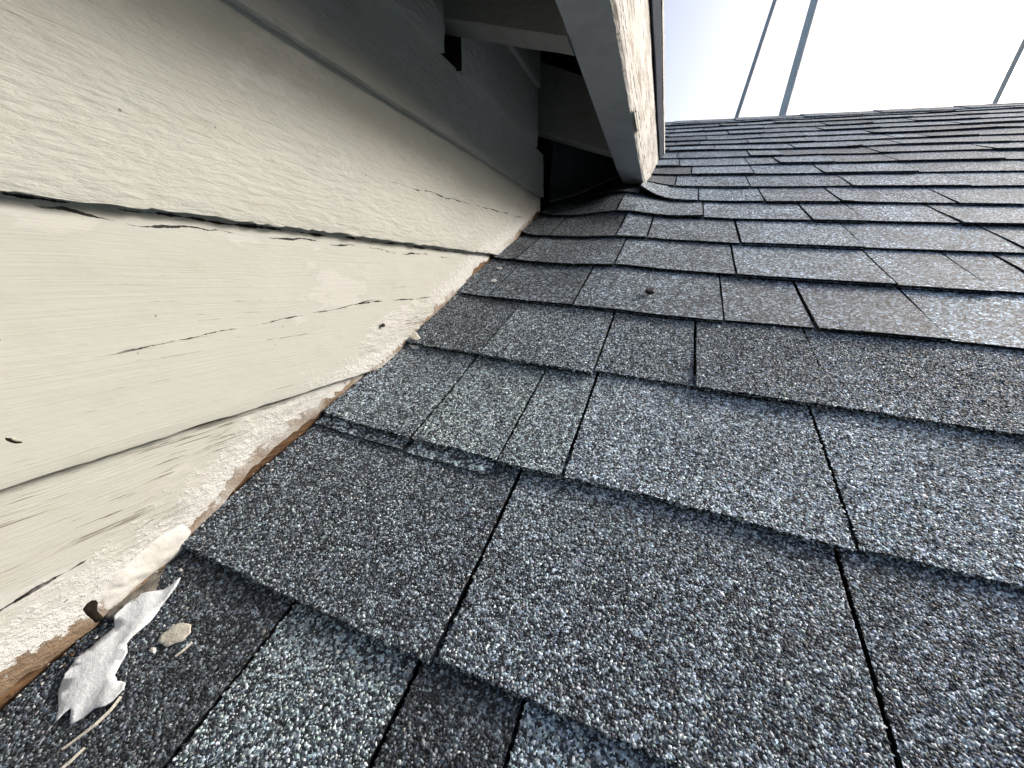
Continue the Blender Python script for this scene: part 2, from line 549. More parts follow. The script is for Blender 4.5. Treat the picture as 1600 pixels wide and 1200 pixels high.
# measured joints of the nearer courses: x of each joint, then tone and raised flag of each piece
# tone: brightness, and a slight hue
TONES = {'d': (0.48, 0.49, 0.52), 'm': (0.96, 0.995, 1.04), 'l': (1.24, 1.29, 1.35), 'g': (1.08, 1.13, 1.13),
         'p': (0.80, 0.825, 0.88), 't': (1.20, 1.28, 1.34), 'k': (0.66, 0.685, 0.73)}
COURSES = {
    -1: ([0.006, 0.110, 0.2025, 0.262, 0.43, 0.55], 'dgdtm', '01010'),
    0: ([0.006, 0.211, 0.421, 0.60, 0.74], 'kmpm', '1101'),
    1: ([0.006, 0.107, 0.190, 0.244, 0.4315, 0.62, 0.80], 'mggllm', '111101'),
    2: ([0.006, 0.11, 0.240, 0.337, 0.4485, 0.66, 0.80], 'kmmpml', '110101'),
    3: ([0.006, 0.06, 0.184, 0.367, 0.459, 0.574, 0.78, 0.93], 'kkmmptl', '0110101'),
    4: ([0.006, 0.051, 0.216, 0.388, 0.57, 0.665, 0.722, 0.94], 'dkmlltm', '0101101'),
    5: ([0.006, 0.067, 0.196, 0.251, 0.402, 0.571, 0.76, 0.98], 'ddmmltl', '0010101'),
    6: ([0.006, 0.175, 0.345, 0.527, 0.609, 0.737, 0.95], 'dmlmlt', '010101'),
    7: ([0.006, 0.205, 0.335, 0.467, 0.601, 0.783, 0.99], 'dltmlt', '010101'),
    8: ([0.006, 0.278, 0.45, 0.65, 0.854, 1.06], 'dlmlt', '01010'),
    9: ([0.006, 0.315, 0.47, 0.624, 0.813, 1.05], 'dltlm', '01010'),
}

FX = 606.0


def project(p):
    d = Vector(p) - CAM_POS
    zz = d.dot(fwd)
    if zz < 0.02:
        return None
    return 800 + FX * d.dot(right) / zz, 600 + FX * d.dot(down) / zz


def slab(x0, x1, s0, s1, H, thick, nx, ns, slant=0.0, curl=(0.0, 0.0), jag=0.0012, seed=0, layer2=None):
    """vertices and faces of one shingle piece; H = height of its top at the butt"""
    xs = np.linspace(0, 1, nx)
    ss = np.linspace(0, 1, ns)
    U, V = np.meshgrid(xs, ss, indexing='ij')
    wob0 = 0.0007 * vnoise(V[0] * 23, seed * 1.7, 9)
    X = x0 + (x1 - x0) * U + slant * (V - 0.5) * (1 if True else 0)
    X = X + wob0[None, :] * (1 - 2 * U)
    jagv = jag * fbm(X * 60, seed * 0.37 + 0 * X, 4, 3) + 0.0015 * vnoise(X * 7, seed + 0 * X, 8)
    S = s0 + (s1 - s0) * V + jagv * (1 - V)
    Hh = H + (0.0014 - H) * V
    Hh = Hh + curl[0] * np.exp(-U * 2.4 * 1.6) * (1 - V) ** 0.7 + curl[1] * np.exp(-(1 - U) * 4) * (1 - V) ** 0.7
    top = RP(X, S, Hh).reshape(-1, 3)
    bot = RP(X, S + 0.0012 * (1 - V), Hh - thick).reshape(-1, 3)
    n = nx * ns
    verts = np.vstack([top, bot])
    faces = grid_faces(nx, ns)
    fm = [0] * len(faces)
    bf = grid_faces(nx, ns, n, True)
    faces += bf; fm += [1] * len(bf)
    e = []
    for i in range(nx - 1):
        a = i * ns; b = (i + 1) * ns
        e.append((a, a + n, b + n, b)[::-1])
        a += ns - 1; b += ns - 1
        e.append((a, a + n, b + n, b))
    for j in range(ns - 1):
        a = j; b = j + 1
        e.append((a, a + n, b + n, b))
        a += (nx - 1) * ns; b += (nx - 1) * ns
        e.append((a, a + n, b + n, b)[::-1])
    faces += e; fm += [1] * len(e)
    return verts, faces, fm


def join(parts):
    V = []; F = []; FM = []; off = 0
    for v, f, fm in parts:
        V.append(v); F += [tuple(i + off for i in q) for q in f]; FM += fm; off += len(v)
    return np.vstack(V), F, FM


OCT_V = np.array([(1, 0, 0), (-1, 0, 0), (0, 1, 0), (0, -1, 0), (0, 0, 1), (0, 0, -1)], float)
OCT_F = np.array([(0, 2, 4), (2, 1, 4), (1, 3, 4), (3, 0, 4), (2, 0, 5), (1, 2, 5), (3, 1, 5), (0, 3, 5)], np.int32)
PAL = np.array([(0.022, 0.025, 0.030), (0.06, 0.066, 0.075), (0.13, 0.14, 0.15), (0.25, 0.28, 0.285),
                (0.37, 0.40, 0.41), (0.52, 0.55, 0.56), (0.235, 0.265, 0.27), (0.26, 0.24, 0.22)])
PAL_P = {'d': (.40, .27, .16, .09, .03, .01, .03, .01), 'k': (.33, .22, .17, .14, .08, .02, .03, .01),
         'm': (.29, .18, .15, .16, .12, .05, .04, .01), 'l': (.23, .15, .15, .18, .17, .07, .04, .01),
         'g': (.26, .16, .15, .15, .13, .05, .09, .01), 'p': (.31, .19, .16, .16, .11, .04, .02, .01),
         't': (.24, .15, .14, .15, .14, .07, .10, .01)}


def granules(sh, x0, x1, s0, s1, H, s1full, g, tone, seed, thick, slant):
    """real stone granules pressed into the top and the butt of a near shingle"""
    rng = np.random.default_rng(seed + 500)
    gx = np.arange(x0 + g * .3, x1 - g * .2, g)
    gs = np.arange(s0 + g * .2, s1, g)
    X, S = np.meshgrid(gx, gs, indexing='ij')
    X = X.ravel() + rng.uniform(-.45, .45, X.size) * g
    S = S.ravel() + rng.uniform(-.45, .45, S.size) * g
    V = (S - s0) / (s1full - s0)
    X = X + slant * (V - .5)
    jagv = 0.0012 * fbm(X * 60, seed * 0.37 + 0 * X, 4, 3) + 0.0015 * vnoise(X * 7, seed + 0 * X, 8)
    S = S + jagv * (1 - V)
    Hh = H + (0.0014 - H) * V
    # butt: a few stones along the cut edge
    nb = int((x1 - x0) / g * 2.4)
    bx = rng.uniform(x0, x1, nb)
    bj = 0.0012 * fbm(bx * 60, seed * 0.37 + 0 * bx, 4, 3) + 0.0015 * vnoise(bx * 7, seed + 0 * bx, 8)
    X = np.concatenate([X, bx]); S = np.concatenate([S, s0 + bj + rng.uniform(-.0006, .0004, nb)])
    Hh = np.concatenate([Hh, H - rng.uniform(0, thick, nb) ** 1.0])
    # drop anything outside the picture
    P = RP(X, S, Hh)
    d = P - np.array(CAM_POS)
    zz = d @ np.array(fwd)
    px = 800 + FX * (d @ np.array(right)) / np.maximum(zz, .01)
    py = 600 + FX * (d @ np.array(down)) / np.maximum(zz, .01)
    keep = (zz > .03) & (px > -160) & (px < 1760) & (py < 1330)
    P = P[keep]
    m = len(P)
    if m == 0:
        return 0
    r = g * rng.uniform(.38, .80, m) * np.where(rng.random(m) < .12, 1.35, 1.0)
    sc = np.stack([r * rng.uniform(.75, 1.3, m), r * rng.uniform(.75, 1.3, m), r * rng.uniform(.25, .62, m)], 1)
    vv = OCT_V[None] * sc[:, None, :] * rng.uniform(.62, 1.25, (m, 6, 1)) + rng.normal(0, .16, (m, 6, 3)) * sc[:, None, :]
    ang = rng.uniform(0, 2 * math.pi, m)
    tx = rng.normal(0, .28, m); ty = rng.normal(0, .28, m)
    ca, sa = np.cos(ang)[:, None], np.sin(ang)[:, None]
    a = vv[..., 0] * ca - vv[..., 1] * sa
    b = vv[..., 0] * sa + vv[..., 1] * ca
    c = vv[..., 2] + a * tx[:, None] + b * ty[:, None]
    ex = np.array([1, 0, 0]); es = np.array([0, CT, ST]); en = np.array([0, -ST, CT])
    W = P[:, None, :] + a[..., None] * ex + b[..., None] * es + c[..., None] * en
    W = W.reshape(-1, 3)
    F = (OCT_F[None] + (np.arange(m) * 6)[:, None, None]).reshape(-1, 3)
    org = np.array(sh.location) + np.array(roof.location)
    me = bpy.data.meshes.new('granules')
    me.vertices.add(len(W)); me.vertices.foreach_set('co', (W - org).ravel())
    me.loops.add(len(F) * 3); me.loops.foreach_set('vertex_index', F.ravel().astype(np.int32))
    me.polygons.add(len(F)); me.polygons.foreach_set('loop_start', np.arange(0, len(F) * 3, 3, dtype=np.int32))
    me.update(calc_edges=True)
    idx = rng.choice(len(PAL), m, p=np.array(PAL_P[tone]) / sum(PAL_P[tone]))
    colr = PAL[idx] * rng.uniform(.95, 1.85, (m, 1)) * (1 + rng.normal(0, .04, (m, 3)))
    wornf = 1 + 0.30 * fbm(P[:, 0] * 22, P[:, 1] * 22, 31, 3) + 0.22 * fbm(P[:, 0] * 6, P[:, 1] * 7, 35, 3)
    colr = np.clip(colr * wornf[:, None], 0.008, .85)
    col4 = np.ones((m, 6, 4)); col4[..., :3] = colr[:, None, :]
    at = me.color_attributes.new('tint', 'FLOAT_COLOR', 'POINT')
    at.data.foreach_set('color', col4.ravel())
    me.materials.append(M_GRAN)
    o = bpy.data.objects.new('granules', me)
    COL.objects.link(o)
    o.parent = sh
    o['kind'] = 'stuff'
    return m


pieces = []           # (pixel size, verts, faces, fm, tone, info)
for k in range(K_MIN, K_MAX + 1):
    s0 = S0 + EXP * k
    s1 = s0 + EXP + 0.028
    rng = random.Random(100 + k * 7)
    if k in COURSES:
        xs, tones, flags = COURSES[k]
        xs = list(xs); tones = list(tones); flags = [int(c) for c in flags]
    else:
        xs = [0.006 + rng.uniform(0, .004)]; tones = []; flags = []
    up = (flags[-1] if flags else rng.randint(0, 1))
    while xs[-1] < X_MAX:
        wdt = rng.choice([0.085, 0.12, 0.15, 0.17, 0.19, 0.21, 0.24]) + rng.uniform(-.012, .012)
        xs.append(min(X_MAX, xs[-1] + wdt))
        up = 1 - up if rng.random() < .85 else up
        flags.append(up)
        tones.append(rng.choice('mmlltgpk' if k > 3 else 'mmlgpk'))
    if k == K_MAX:
        s1 = RIDGE_S - 0.005
    for i in range(len(xs) - 1):
        x0, x1 = xs[i], xs[i + 1]
        raised = flags[i]
        seed = k * 40 + i
        prj = [project(RP(xx, sv, 0.006)) for xx in np.linspace(x0, x1, 9) for sv in np.linspace(s0, s0 + EXP, 7)]
        prj = [q for q in prj if q]
        vis = [q for q in prj if -10 < q[0] < 1610 and -10 < q[1] < 1215]
        near = k <= 3 and x0 < 0.9
        gap = rng.uniform(0.0009, 0.0018) if near else 0.0016
        H = 0.0088 if raised else 0.0068
        H += rng.uniform(-.0006, .0012)
        ds = (-0.002 if raised else 0.0015) + rng.uniform(-.0015, .0015)
        slant = rng.uniform(-.004, .004) if k > 9 else 0.0
        curl = (0.0, 0.0)
        if rng.random() < .22 and k > 3:
            curl = (rng.uniform(0, .004), rng.uniform(0, .003))
        if k == 7 and i == 1:
            curl = (0.016, 0.0)
        nx = max(4, int((x1 - x0) / (0.006 if near else 0.03)) + 1)
        ns = 6 if near else 3
        parts = [slab(x0 + gap, x1 - gap, s0 + ds, s1, H, 0.0032, nx, ns, slant, curl, 0.0012 if near else .0008, seed)]
        if raised:
            parts.append(slab(x0 + gap + .002, x1 - gap - .001, s0 + ds + (-0.013 if (k == 1 and i < 2) else 0.002 + rng.uniform(-.005, .003)), s1 - .004, H - 0.0036, 0.0026,
                              max(3, nx // 2), 2, slant, curl, 0.0012, seed + 7))
        v, f, fm = join(parts)
        if vis:
            ux = max(q[0] for q in vis) - min(q[0] for q in vis)
            uy = max(q[1] for q in vis) - min(q[1] for q in vis)
            size = ux * max(uy, 3) + 5 * len(vis)
        else:
            size = -abs(x0) - abs(s0)
        pieces.append((size, v, f, fm, tones[i], dict(k=k, i=i, x0=x0 + gap, x1=x1 - gap, s0=s0 + ds, H=H, s1=s1, seed=seed, slant=slant)))

pieces.sort(key=lambda q: -q[0])
rest = []
n_gran = 0
for j, (size, v, f, fm, tone, inf) in enumerate(pieces):
    tr = random.Random(inf['seed'])
    tf = tr.uniform(.92, 1.08)
    tn = [c * tf * b_ for c, b_ in zip(TONES[tone], (1.08, 1.13, 1.18))]      # blue-grey stone blend
    if size > 0 and j < 290:
        sh = build('shingle', v, f, None, roof, mats=[M_SHINGLE, M_EDGE], fmat=fm)
        sh.color = (*tn, 1)
        if inf['k'] <= 2 and inf['x0'] < 0.72:
            g = 0.0015 if inf['k'] <= 1 else 0.0018
            s_top = inf['s0'] + EXP + .004
            n_gran += granules(sh, inf['x0'], inf['x1'], inf['s0'], s_top, inf['H'], inf['s1'], g, tone, inf['seed'], 0.0034, inf['slant'])
            for c in sh.children:
                c.color = tuple(0.30 + 0.75 * t for t in tn) + (1,)
    else:
        rest.append((v, f, fm))
v, f, fm = join(rest)
ro = build('outlying_shingles', v, f, None, roof, mats=[M_SHINGLE, M_EDGE], fmat=fm)
ro['kind'] = 'stuff'
ro.color = (1.0, 1.05, 1.12, 1)
print('granules', n_gran, 'pieces', len(pieces))

# ridge caps, folded over the ridge
rng = random.Random(4)
x = -0.1
ci = 0
while x < X_MAX:
    w = 0.30
    n = np.array([0, 0, 1.0])
    verts = []
    for t in (0.0, 0.5, 1.0):
        hx = 0.0075 - 0.004 * t
        xx = x + w * t * 1.15
        for off, dz in ((-0.15, -0.15 * TT), (-0.05, -0.05 * TT - .001), (0, -.003), (0.05, -0.05 * TT - .001), (0.15, -0.15 * TT)):
            verts.append((xx, ry + off * CT, rz + dz * CT + hx + 0.004))
    m0 = len(verts)
    verts += [(a, b, c - 0.005) for a, b, c in verts]
    faces = grid_faces(3, 5)
    faces += [tuple(i + m0 for i in q)[::-1] for q in grid_faces(3, 5)]
    for i in range(4):
        faces.append((i, i + 1, i + 1 + m0, i + m0))
        faces.append((10 + i + 1, 10 + i, 10 + i + m0, 10 + i + 1 + m0))
    for i in range(2):
        faces.append((i * 5 + 5, i * 5, i * 5 + m0, i * 5 + 5 + m0))
        faces.append((i * 5 + 4, i * 5 + 9, i * 5 + 9 + m0, i * 5 + 4 + m0))
    cap = build('ridge_cap', verts, faces, M_SHINGLE, roof)
    tt = rng.uniform(.85, 1.1)
    cap.color = (tt * 1.15, tt * 1.2, tt * 1.28, 1)
    x += w
    ci += 1


def disc(c, nrm, r, h, mat, name, parent, seg=14, wob=0.08, seed=0):
    nrm = Vector(nrm).normalized()
    q = nrm.to_track_quat('Z', 'Y')
    rg = random.Random(seed)
    vs = []
    rr = [r * (1 + rg.uniform(-wob, wob)) for _ in range(seg)]
    for lev, (kk, hz) in enumerate(((1, -h), (1, h * .5), (0.75, h))):
        for i in range(seg):
            a = 2 * math.pi * i / seg
            vs.append(tuple(Vector(c) + q @ Vector((rr[i] * kk * math.cos(a), rr[i] * kk * math.sin(a), hz))))
    fs = []
    for lev in range(2):
        for i in range(seg):
            j = (i + 1) % seg
            fs.append((lev * seg + i, lev * seg + j, (lev + 1) * seg + j, (lev + 1) * seg + i))
    fs.append(tuple(2 * seg + i for i in range(seg)))
    fs.append(tuple(reversed(range(seg))))
    return build(name, vs, fs, mat, parent)


nail = disc(RP(0.2778, 0.6228, 0.0112), (0, -ST, CT), 0.0062, 0.0022, M_NAIL, 'roofing_nail', roof, seed=3)
nail['label'] = 'dark round nail head standing on a light shingle'

# ------------------------------------------------------------------ side wall with lapped boards
wall = thing('siding_wall', 'weathered cream painted lap siding wall rising beside the shingles', 'wall', (0.0, 0.2, 0.0))
WALL_END = 0.908


def gapf(y):
    """clearance between the cut board ends and the roof"""
    y = np.asarray(y, float)
    g = 0.0085 + 0.004 * fbm(y * 18, 0, 21, 3) + 0.0022 * vnoise(y * 130, 0, 23) + 0.0012 * vnoise(y * 300, 0, 24)
    g = g + 0.015 * np.exp(-((y - 0.035) / 0.05) ** 2)
    g = g + 0.012 * np.exp(-((y - 0.205) / 0.05) ** 2) - 0.004 * np.exp(-((y - 0.40) / 0.05) ** 2)
    g = g + 0.010 * np.exp(-((y - 0.60) / 0.03) ** 2) + 0.012 * np.exp(-((y - 0.88) / 0.03) ** 2)
    return np.maximum(g, 0.003)


def board(z0, z1, y0, y1, wear, relief=0.0, tb=0.0135, tt=0.003, jag=0.0006, seed=0, jag_end=True, step=0.004, nz=14, over=0.02):
    """one lapped board between two heights; its foot is cut along the roof where the roof rises past it"""
    ys = np.arange(y0, y1 + 1e-6, step)
    roofz = ys * TT + gapf(ys)
    butt = z0 + jag * 0.35 * fbm(ys * 25, seed, 41, 4) + jag * 0.7 * vnoise(ys * 170, seed, 43)
    chips = np.maximum(0, vnoise(ys * 19, seed * 3.3, 47) - 0.55) * jag * 9
    butt = butt + chips
    zl = np.maximum(butt, roofz)
    ok = zl < z1 - 0.006
    ys = ys[ok]; zl = zl[ok]; cut = (roofz[ok] > butt[ok])
    if len(ys) < 3:
        return None
    t = np.linspace(0, 1, nz) ** 1.35
    Y, T = np.meshgrid(ys, t, indexing='ij')
    ZL = zl[:, None] + 0 * T
    Zz = ZL + (z1 + over - ZL) * T
    frac = np.clip((Zz - z0) / (z1 + .02 - z0), 0, 1)
    Xf = tb + (tt - tb) * frac
    Xf = Xf + 0.0009 * fbm(Y * 9, Zz * 22, 51 + seed, 3) + 0.0005 * fbm(Y * 30, Zz * 90, 53 + seed, 3)
    # the arris is worn round
    dd = Zz - ZL
    Xf = Xf - 0.0006 * np.exp(-dd / 0.0015)
    if jag_end:
        endw = np.where(Y > y1 - step * 1.5, 0.004 * fbm(Zz * 70, 3.0, 57, 3), 0)
        Y = Y + endw
    front = np.stack([Xf, Y, Zz], -1).reshape(-1, 3)
    n, mm = len(ys), nz
    foot = np.stack([np.zeros(n) - 0.012, ys, zl + 0.001], -1)
    arris = front.reshape(n, mm, 3)[:, 0]
    verts = np.vstack([front, foot, arris])
    faces = grid_faces(n, mm)
    fm = [0] * len(faces)
    base = n * mm
    for i in range(n - 1):
        faces.append((base + n + i, base + i, base + i + 1, base + n + i + 1)); fm.append(1 if cut[i] else 0)
    # ends
    bb = len(verts)
    ends = []
    for col in (0, n - 1):
        e = front.reshape(n, mm, 3)[col].copy(); ends.append(e.copy())
        e[:, 0] = -0.012
        ends.append(e)
    verts = np.vstack([verts] + ends)
    for j in range(mm - 1):
        faces.append((bb + j, bb + j + 1, bb + mm + j + 1, bb + mm + j)); fm.append(2)
        a = bb + 2 * mm
        faces.append((a + j + 1, a + j, a + mm + j, a + mm + j + 1)); fm.append(2)
    o = build('siding_board', verts, faces, None, wall, mats=[M_PAINT, M_BARE, M_SHEATH], fmat=fm, smooth=False)
    me = o.data
    cd = np.full(len(verts), 1.0)
    rz = Y * TT + gapf(Y)
    cd[:n * mm] = np.where(True, np.maximum(Zz - rz, Zz * 0), 0).ravel()
    at = me.attributes.new('cutdist', 'FLOAT', 'POINT')
    at.data.foreach_set('value', cd.astype(np.float32))
    sm = np.zeros(len(me.polygons), bool); sm[:(n - 1) * (mm - 1)] = True
    me.polygons.foreach_set('use_smooth', sm)
    o.color = (wear, relief, 0, 1)
    return o


board(-0.12, 0.016, -0.9, WALL_END, 0.7, seed=1, step=.008)
b1 = board(0.016, 0.152, -0.6, WALL_END, 1.0, seed=2, nz=22)
b2 = board(0.152, 0.288, -0.6, WALL_END, 0.30, seed=3, nz=18)
b3 = board(0.288, 0.420, -0.6, WALL_END, 0.25, 0.45, seed=4, jag=0.0016, nz=18)
b4 = board(0.420, 0.501, -0.6, WALL_END - 0.004, 0.45, 0.8, seed=5, over=0.003)
b5 = board(0.501, 0.60, -0.6, 0.478, 0.5, 0.9, seed=6)
b6 = board(0.501, 0.60, 0.516, 0.838, 0.5, 0.9, seed=7)
b7 = board(0.60, 0.70, -0.6, 0.838, 0.5, 0.9, seed=8, step=.01)
# sheathing behind the boards
v, f = box(-0.10, -0.014, -0.9, WALL_END - 0.012, -0.45, 0.80)
build('sheathing', v, f, M_SHEATH, wall)
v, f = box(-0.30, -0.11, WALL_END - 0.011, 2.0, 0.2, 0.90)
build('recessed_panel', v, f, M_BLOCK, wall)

# bare strip showing under the lowest boards
ys = np.arange(-0.3, WALL_END, 0.006)
sec = []
for y in ys:
    q = float(0.0020 * fbm(y * 30, 0, 61, 3)); r0 = y * TT
    sec.append([(-0.013, y, r0 - .02), (0.004 + q, y, r0 - .02), (0.0055 + q, y, r0 + 0.010 + q), (0.001, y, r0 + 0.030), (-0.013, y, r0 + 0.030)])
sv = np.array(sec).reshape(-1, 3)
strip = build('bare_wood_strip', sv, grid_faces(len(ys), 5, 0, True), M_BARE, wall)



def wall_patch(name, outline, z0, z1, peak, mat, lump=0.4, edge=0.006, cell=0.004, seed=0, label=None, lift=0.0):
    """a lump of filler or film stuck on a board; outline in (y, z)"""
    bm = bmesh.new()
    pts = np.array(outline)
    vs = [bm.verts.new((p[0], p[1], 0)) for p in pts]
    for i in range(len(vs)):
        bm.edges.new((vs[i], vs[(i + 1) % len(vs)]))
    bmesh.ops.subdivide_edges(bm, edges=bm.edges[:], cuts=3)
    bmesh.ops.triangle_fill(bm, use_beauty=True, edges=bm.edges[:])
    for _ in range(4):
        long = [e for e in bm.edges if e.calc_length() > cell]
        if not long:
            break
        bmesh.ops.subdivide_edges(bm, edges=long, cuts=1)
        bmesh.ops.triangulate(bm, faces=bm.faces[:])
        bmesh.ops.beautify_fill(bm, faces=bm.faces[:], edges=bm.edges[:])
    bm.normal_update()
    bm.verts.ensure_lookup_table(); bm.faces.ensure_lookup_table()
    yz = np.array([v.co[:2] for v in bm.verts])
    d = np.full(len(yz), 9.0)
    for i in range(len(pts)):
        a = pts[i]; b = pts[(i + 1) % len(pts)]
        t = np.clip(((yz - a) @ (b - a)) / ((b - a) @ (b - a)), 0, 1)
        d = np.minimum(d, np.linalg.norm(yz - (a + t[:, None] * (b - a)), axis=1))
    bord = np.array([v.is_boundary for v in bm.verts])
    k = np.clip(d / edge, 0, 1) ** 0.6
    y = yz[:, 0] + np.where(bord, 0.0012 * fbm(yz[:, 0] * 160, yz[:, 1] * 160, seed, 3), 0)
    z = yz[:, 1] + np.where(bord, 0.0012 * fbm(yz[:, 0] * 160, yz[:, 1] * 160, seed + 3, 3), 0)
    frac = np.clip((z - z0) / (z1 + .02 - z0), 0, 1)
    x = 0.0135 - 0.0105 * frac + lift + peak * k * (1 + lump * fbm(y * 70, z * 110, seed + 5, 4)) - 0.0012
    P = np.stack([x, y, z], 1)
    Q = P.copy(); Q[:, 0] = -0.004
    n = len(P)
    f1 = []
    for f_ in bm.faces:
        ids = tuple(v.index for v in f_.verts)
        f1.append(ids if f_.normal.z > 0 else ids[::-1])
    out = list(f1)
    for e in bm.edges:
        if len(e.link_faces) == 1:
            a, b = e.verts[0].index, e.verts[1].index
            out.append((a, b, b + n, a + n))
    bm.free()
    o = build(name, np.vstack([P, Q]), out, mat, wall, smooth=True)
    at = o.data.attributes.new('cutdist', 'FLOAT', 'POINT')
    at.data.foreach_set('value', np.ones(2 * n, np.float32))
    o.color = (0.9, 0.35, 0, 1)
    if label:
        o['label'] = label
    return o


wall_patch('caulk_smear', [(0.318, 0.1990), (0.336, 0.2090), (0.352, 0.2225), (0.366, 0.2200), (0.384, 0.2290), (0.412, 0.2322),
                           (0.440, 0.2290), (0.468, 0.2255), (0.4770, 0.2145), (0.4396, 0.1910), (0.4203, 0.1810), (0.3993, 0.1705), (0.372, 0.1640), (0.345, 0.1600),
                           (0.320, 0.1610), (0.300, 0.1600), (0.288, 0.1650), (0.300, 0.1760), (0.306, 0.1880)],
           0.152, 0.288, 0.0021, M_PAINT_PATCH, 0.45, 0.022, 0.004, 5, 'chalky white filler smeared over the board above the roof')
wall_patch('caulk_lump', [(0.0867, 0.0678), (0.0952, 0.0743), (0.1038, 0.0791), (0.1182, 0.0851), (0.1372, 0.0871), (0.1435, 0.0759), (0.1375, 0.0655),
                          (0.13, 0.0630), (0.1167, 0.0606), (0.1038, 0.0566), (0.0973, 0.0536), (0.0891, 0.0538), (0.0871, 0.0577)],
           0.016, 0.152, 0.0034, M_CAULK, 0.7, 0.008, 0.003, 9, 'white lump of caulk at the foot of the lowest board')
wall_patch('mortar_lump', [(0.088, 0.0514), (0.0948, 0.0552), (0.1014, 0.0575), (0.1171, 0.0600), (0.1293, 0.0625), (0.1345, 0.0575), (0.1198, 0.0492),
                           (0.1112, 0.0460), (0.1021, 0.0425), (0.0943, 0.0404), (0.089, 0.0454)],
           0.016, 0.152, 0.0085, M_CAULK_GREY, 0.8, 0.005, 0.003, 13, 'grey crumbling underside of the caulk lump')
wall_patch('painted_hole', [(0.0796, 0.0628), (0.083, 0.0661), (0.0865, 0.0665), (0.0869, 0.0594), (0.0876, 0.0509), (0.0842, 0.0514), (0.0818, 0.0568)],
           0.016, 0.152, 0.0016, M_HOLE, 0.2, 0.01, 0.004, 2, 'hole painted as a dark patch beside the caulk lump', lift=0.0012)
wall_patch('painted_hole', [(0.0722, 0.1773), (0.0749, 0.1782), (0.0774, 0.1766), (0.079, 0.1745), (0.0818, 0.1716), (0.0787, 0.1700), (0.0755, 0.1706), (0.0722, 0.1739)],
           0.152, 0.288, 0.0015, M_HOLE, 0.2, 0.01, 0.003, 4, 'split blister painted as a dark patch near the left end of the board', lift=0.0010)
wall_patch('paint_blister', [(0.0745, 0.1762), (0.0772, 0.1764), (0.0796, 0.1732), (0.0770, 0.1718), (0.0745, 0.1735)],
           0.152, 0.288, 0.0034, M_CHIP, 0.3, 0.002, 0.002, 6)
nl = disc((0.0138, 0.3492, 0.1991), (1, 0, 0.05), 0.0022, 0.0010, M_NAIL, 'siding_nail', wall, seed=8)

# ------------------------------------------------------------------ open eave above
eave = thing('open_eave', 'open eave with fascia board and exposed rafter tails above the siding', 'eave', (0.19, 0.2, 0.48))
PITCH = math.radians(19.5)


def plank(name, ys, prof_fn, mat, parent, wear=0.5, smooth=False):
    """a long board along y; prof_fn(y) gives its cross-section loop in x, z"""
    secs = [prof_fn(y) for y in ys]
    m_ = len(secs[0])
    verts = [(p[0], y, p[1]) for y, s_ in zip(ys, secs) for p in s_]
    faces = []
    for i in range(len(ys) - 1):
        for j in range(m_):
            a = i * m_ + j; b = i * m_ + (j + 1) % m_
            faces.append((a, b, b + m_, a + m_))
    faces.append(tuple(range(m_))[::-1])
    faces.append(tuple((len(ys) - 1) * m_ + j for j in range(m_)))
    o = build(name, verts, faces, mat, parent, smooth=smooth)
    at = o.data.attributes.new('cutdist', 'FLOAT', 'POINT')
    at.data.foreach_set('value', np.ones(len(verts), np.float32))
    o.color = (wear, 0.1, 0, 1)
    return o


def fascia_prof(y):
    zb = 0.507 - 0.022 * min(1, max(0, (y - 0.45) / 0.5))
    j1 = float(0.0022 * fbm(y * 26, 0, 71, 4) + 0.0012 * vnoise(y * 150, 0, 72))
    j2 = float(0.0015 * fbm(y * 20, 4, 73, 3))
    k1 = float(0.0012 * fbm(y * 33, 9, 74, 3))
    zt = 0.656
    loop = [(0.158, zb + j2 * .4), (0.1585, zb - .001), (0.188, zb + .0005), (0.2065 + j1 * .4, zb + 0.0005 + abs(j1) * .6), (0.2092 + k1, zb + 0.006 + j1)]
    for t in (0.2, 0.4, 0.6, 0.8):
        loop.append((0.2095 + k1 * .6 + float(0.0010 * fbm(y * 14, t * 9, 75, 3)), zb + (zt - zb) * t))
    loop += [(0.2085, zt), (0.158, zt)]
    return loop


fascia = plank('fascia_board', np.arange(-0.7, 1.75, 0.006), fascia_prof, M_FASCIA, eave, 1.0)
fascia.data.materials.append(M_FASCIA_SHADE)
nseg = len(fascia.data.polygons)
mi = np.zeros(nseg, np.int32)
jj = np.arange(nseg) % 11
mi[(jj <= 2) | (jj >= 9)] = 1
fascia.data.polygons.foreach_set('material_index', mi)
fascia['label'] = 'thick fascia board with pale peeling paint on its outer face'


# curl of paint peeling off the fascia's lower edge
cv = []
for i, t in enumerate(np.linspace(0, 1, 9)):
    yy = 0.69 + 0.10 * t
    wd = 0.016 * math.sin(math.pi * min(1, t * 0.9 + .1)) ** .8 + .001
    zb = 0.497
    for j, u in enumerate(np.linspace(0, 1, 5)):
        a = 1.9 * u
        cv.append((0.2115 + wd * 0.35 * math.sin(a) , yy - 0.01 * u * t, zb + 0.010 - wd * (u * 1.0) - 0.001 * math.cos(a * 2)))
nc = len(cv)
cf = grid_faces(9, 5)
cv2 = [(a - 0.0007, b, c) for a, b, c in cv]
build('paint_curl', cv + cv2, cf + [tuple(i + nc for i in q)[::-1] for q in cf], M_CHIP, eave, smooth=True)


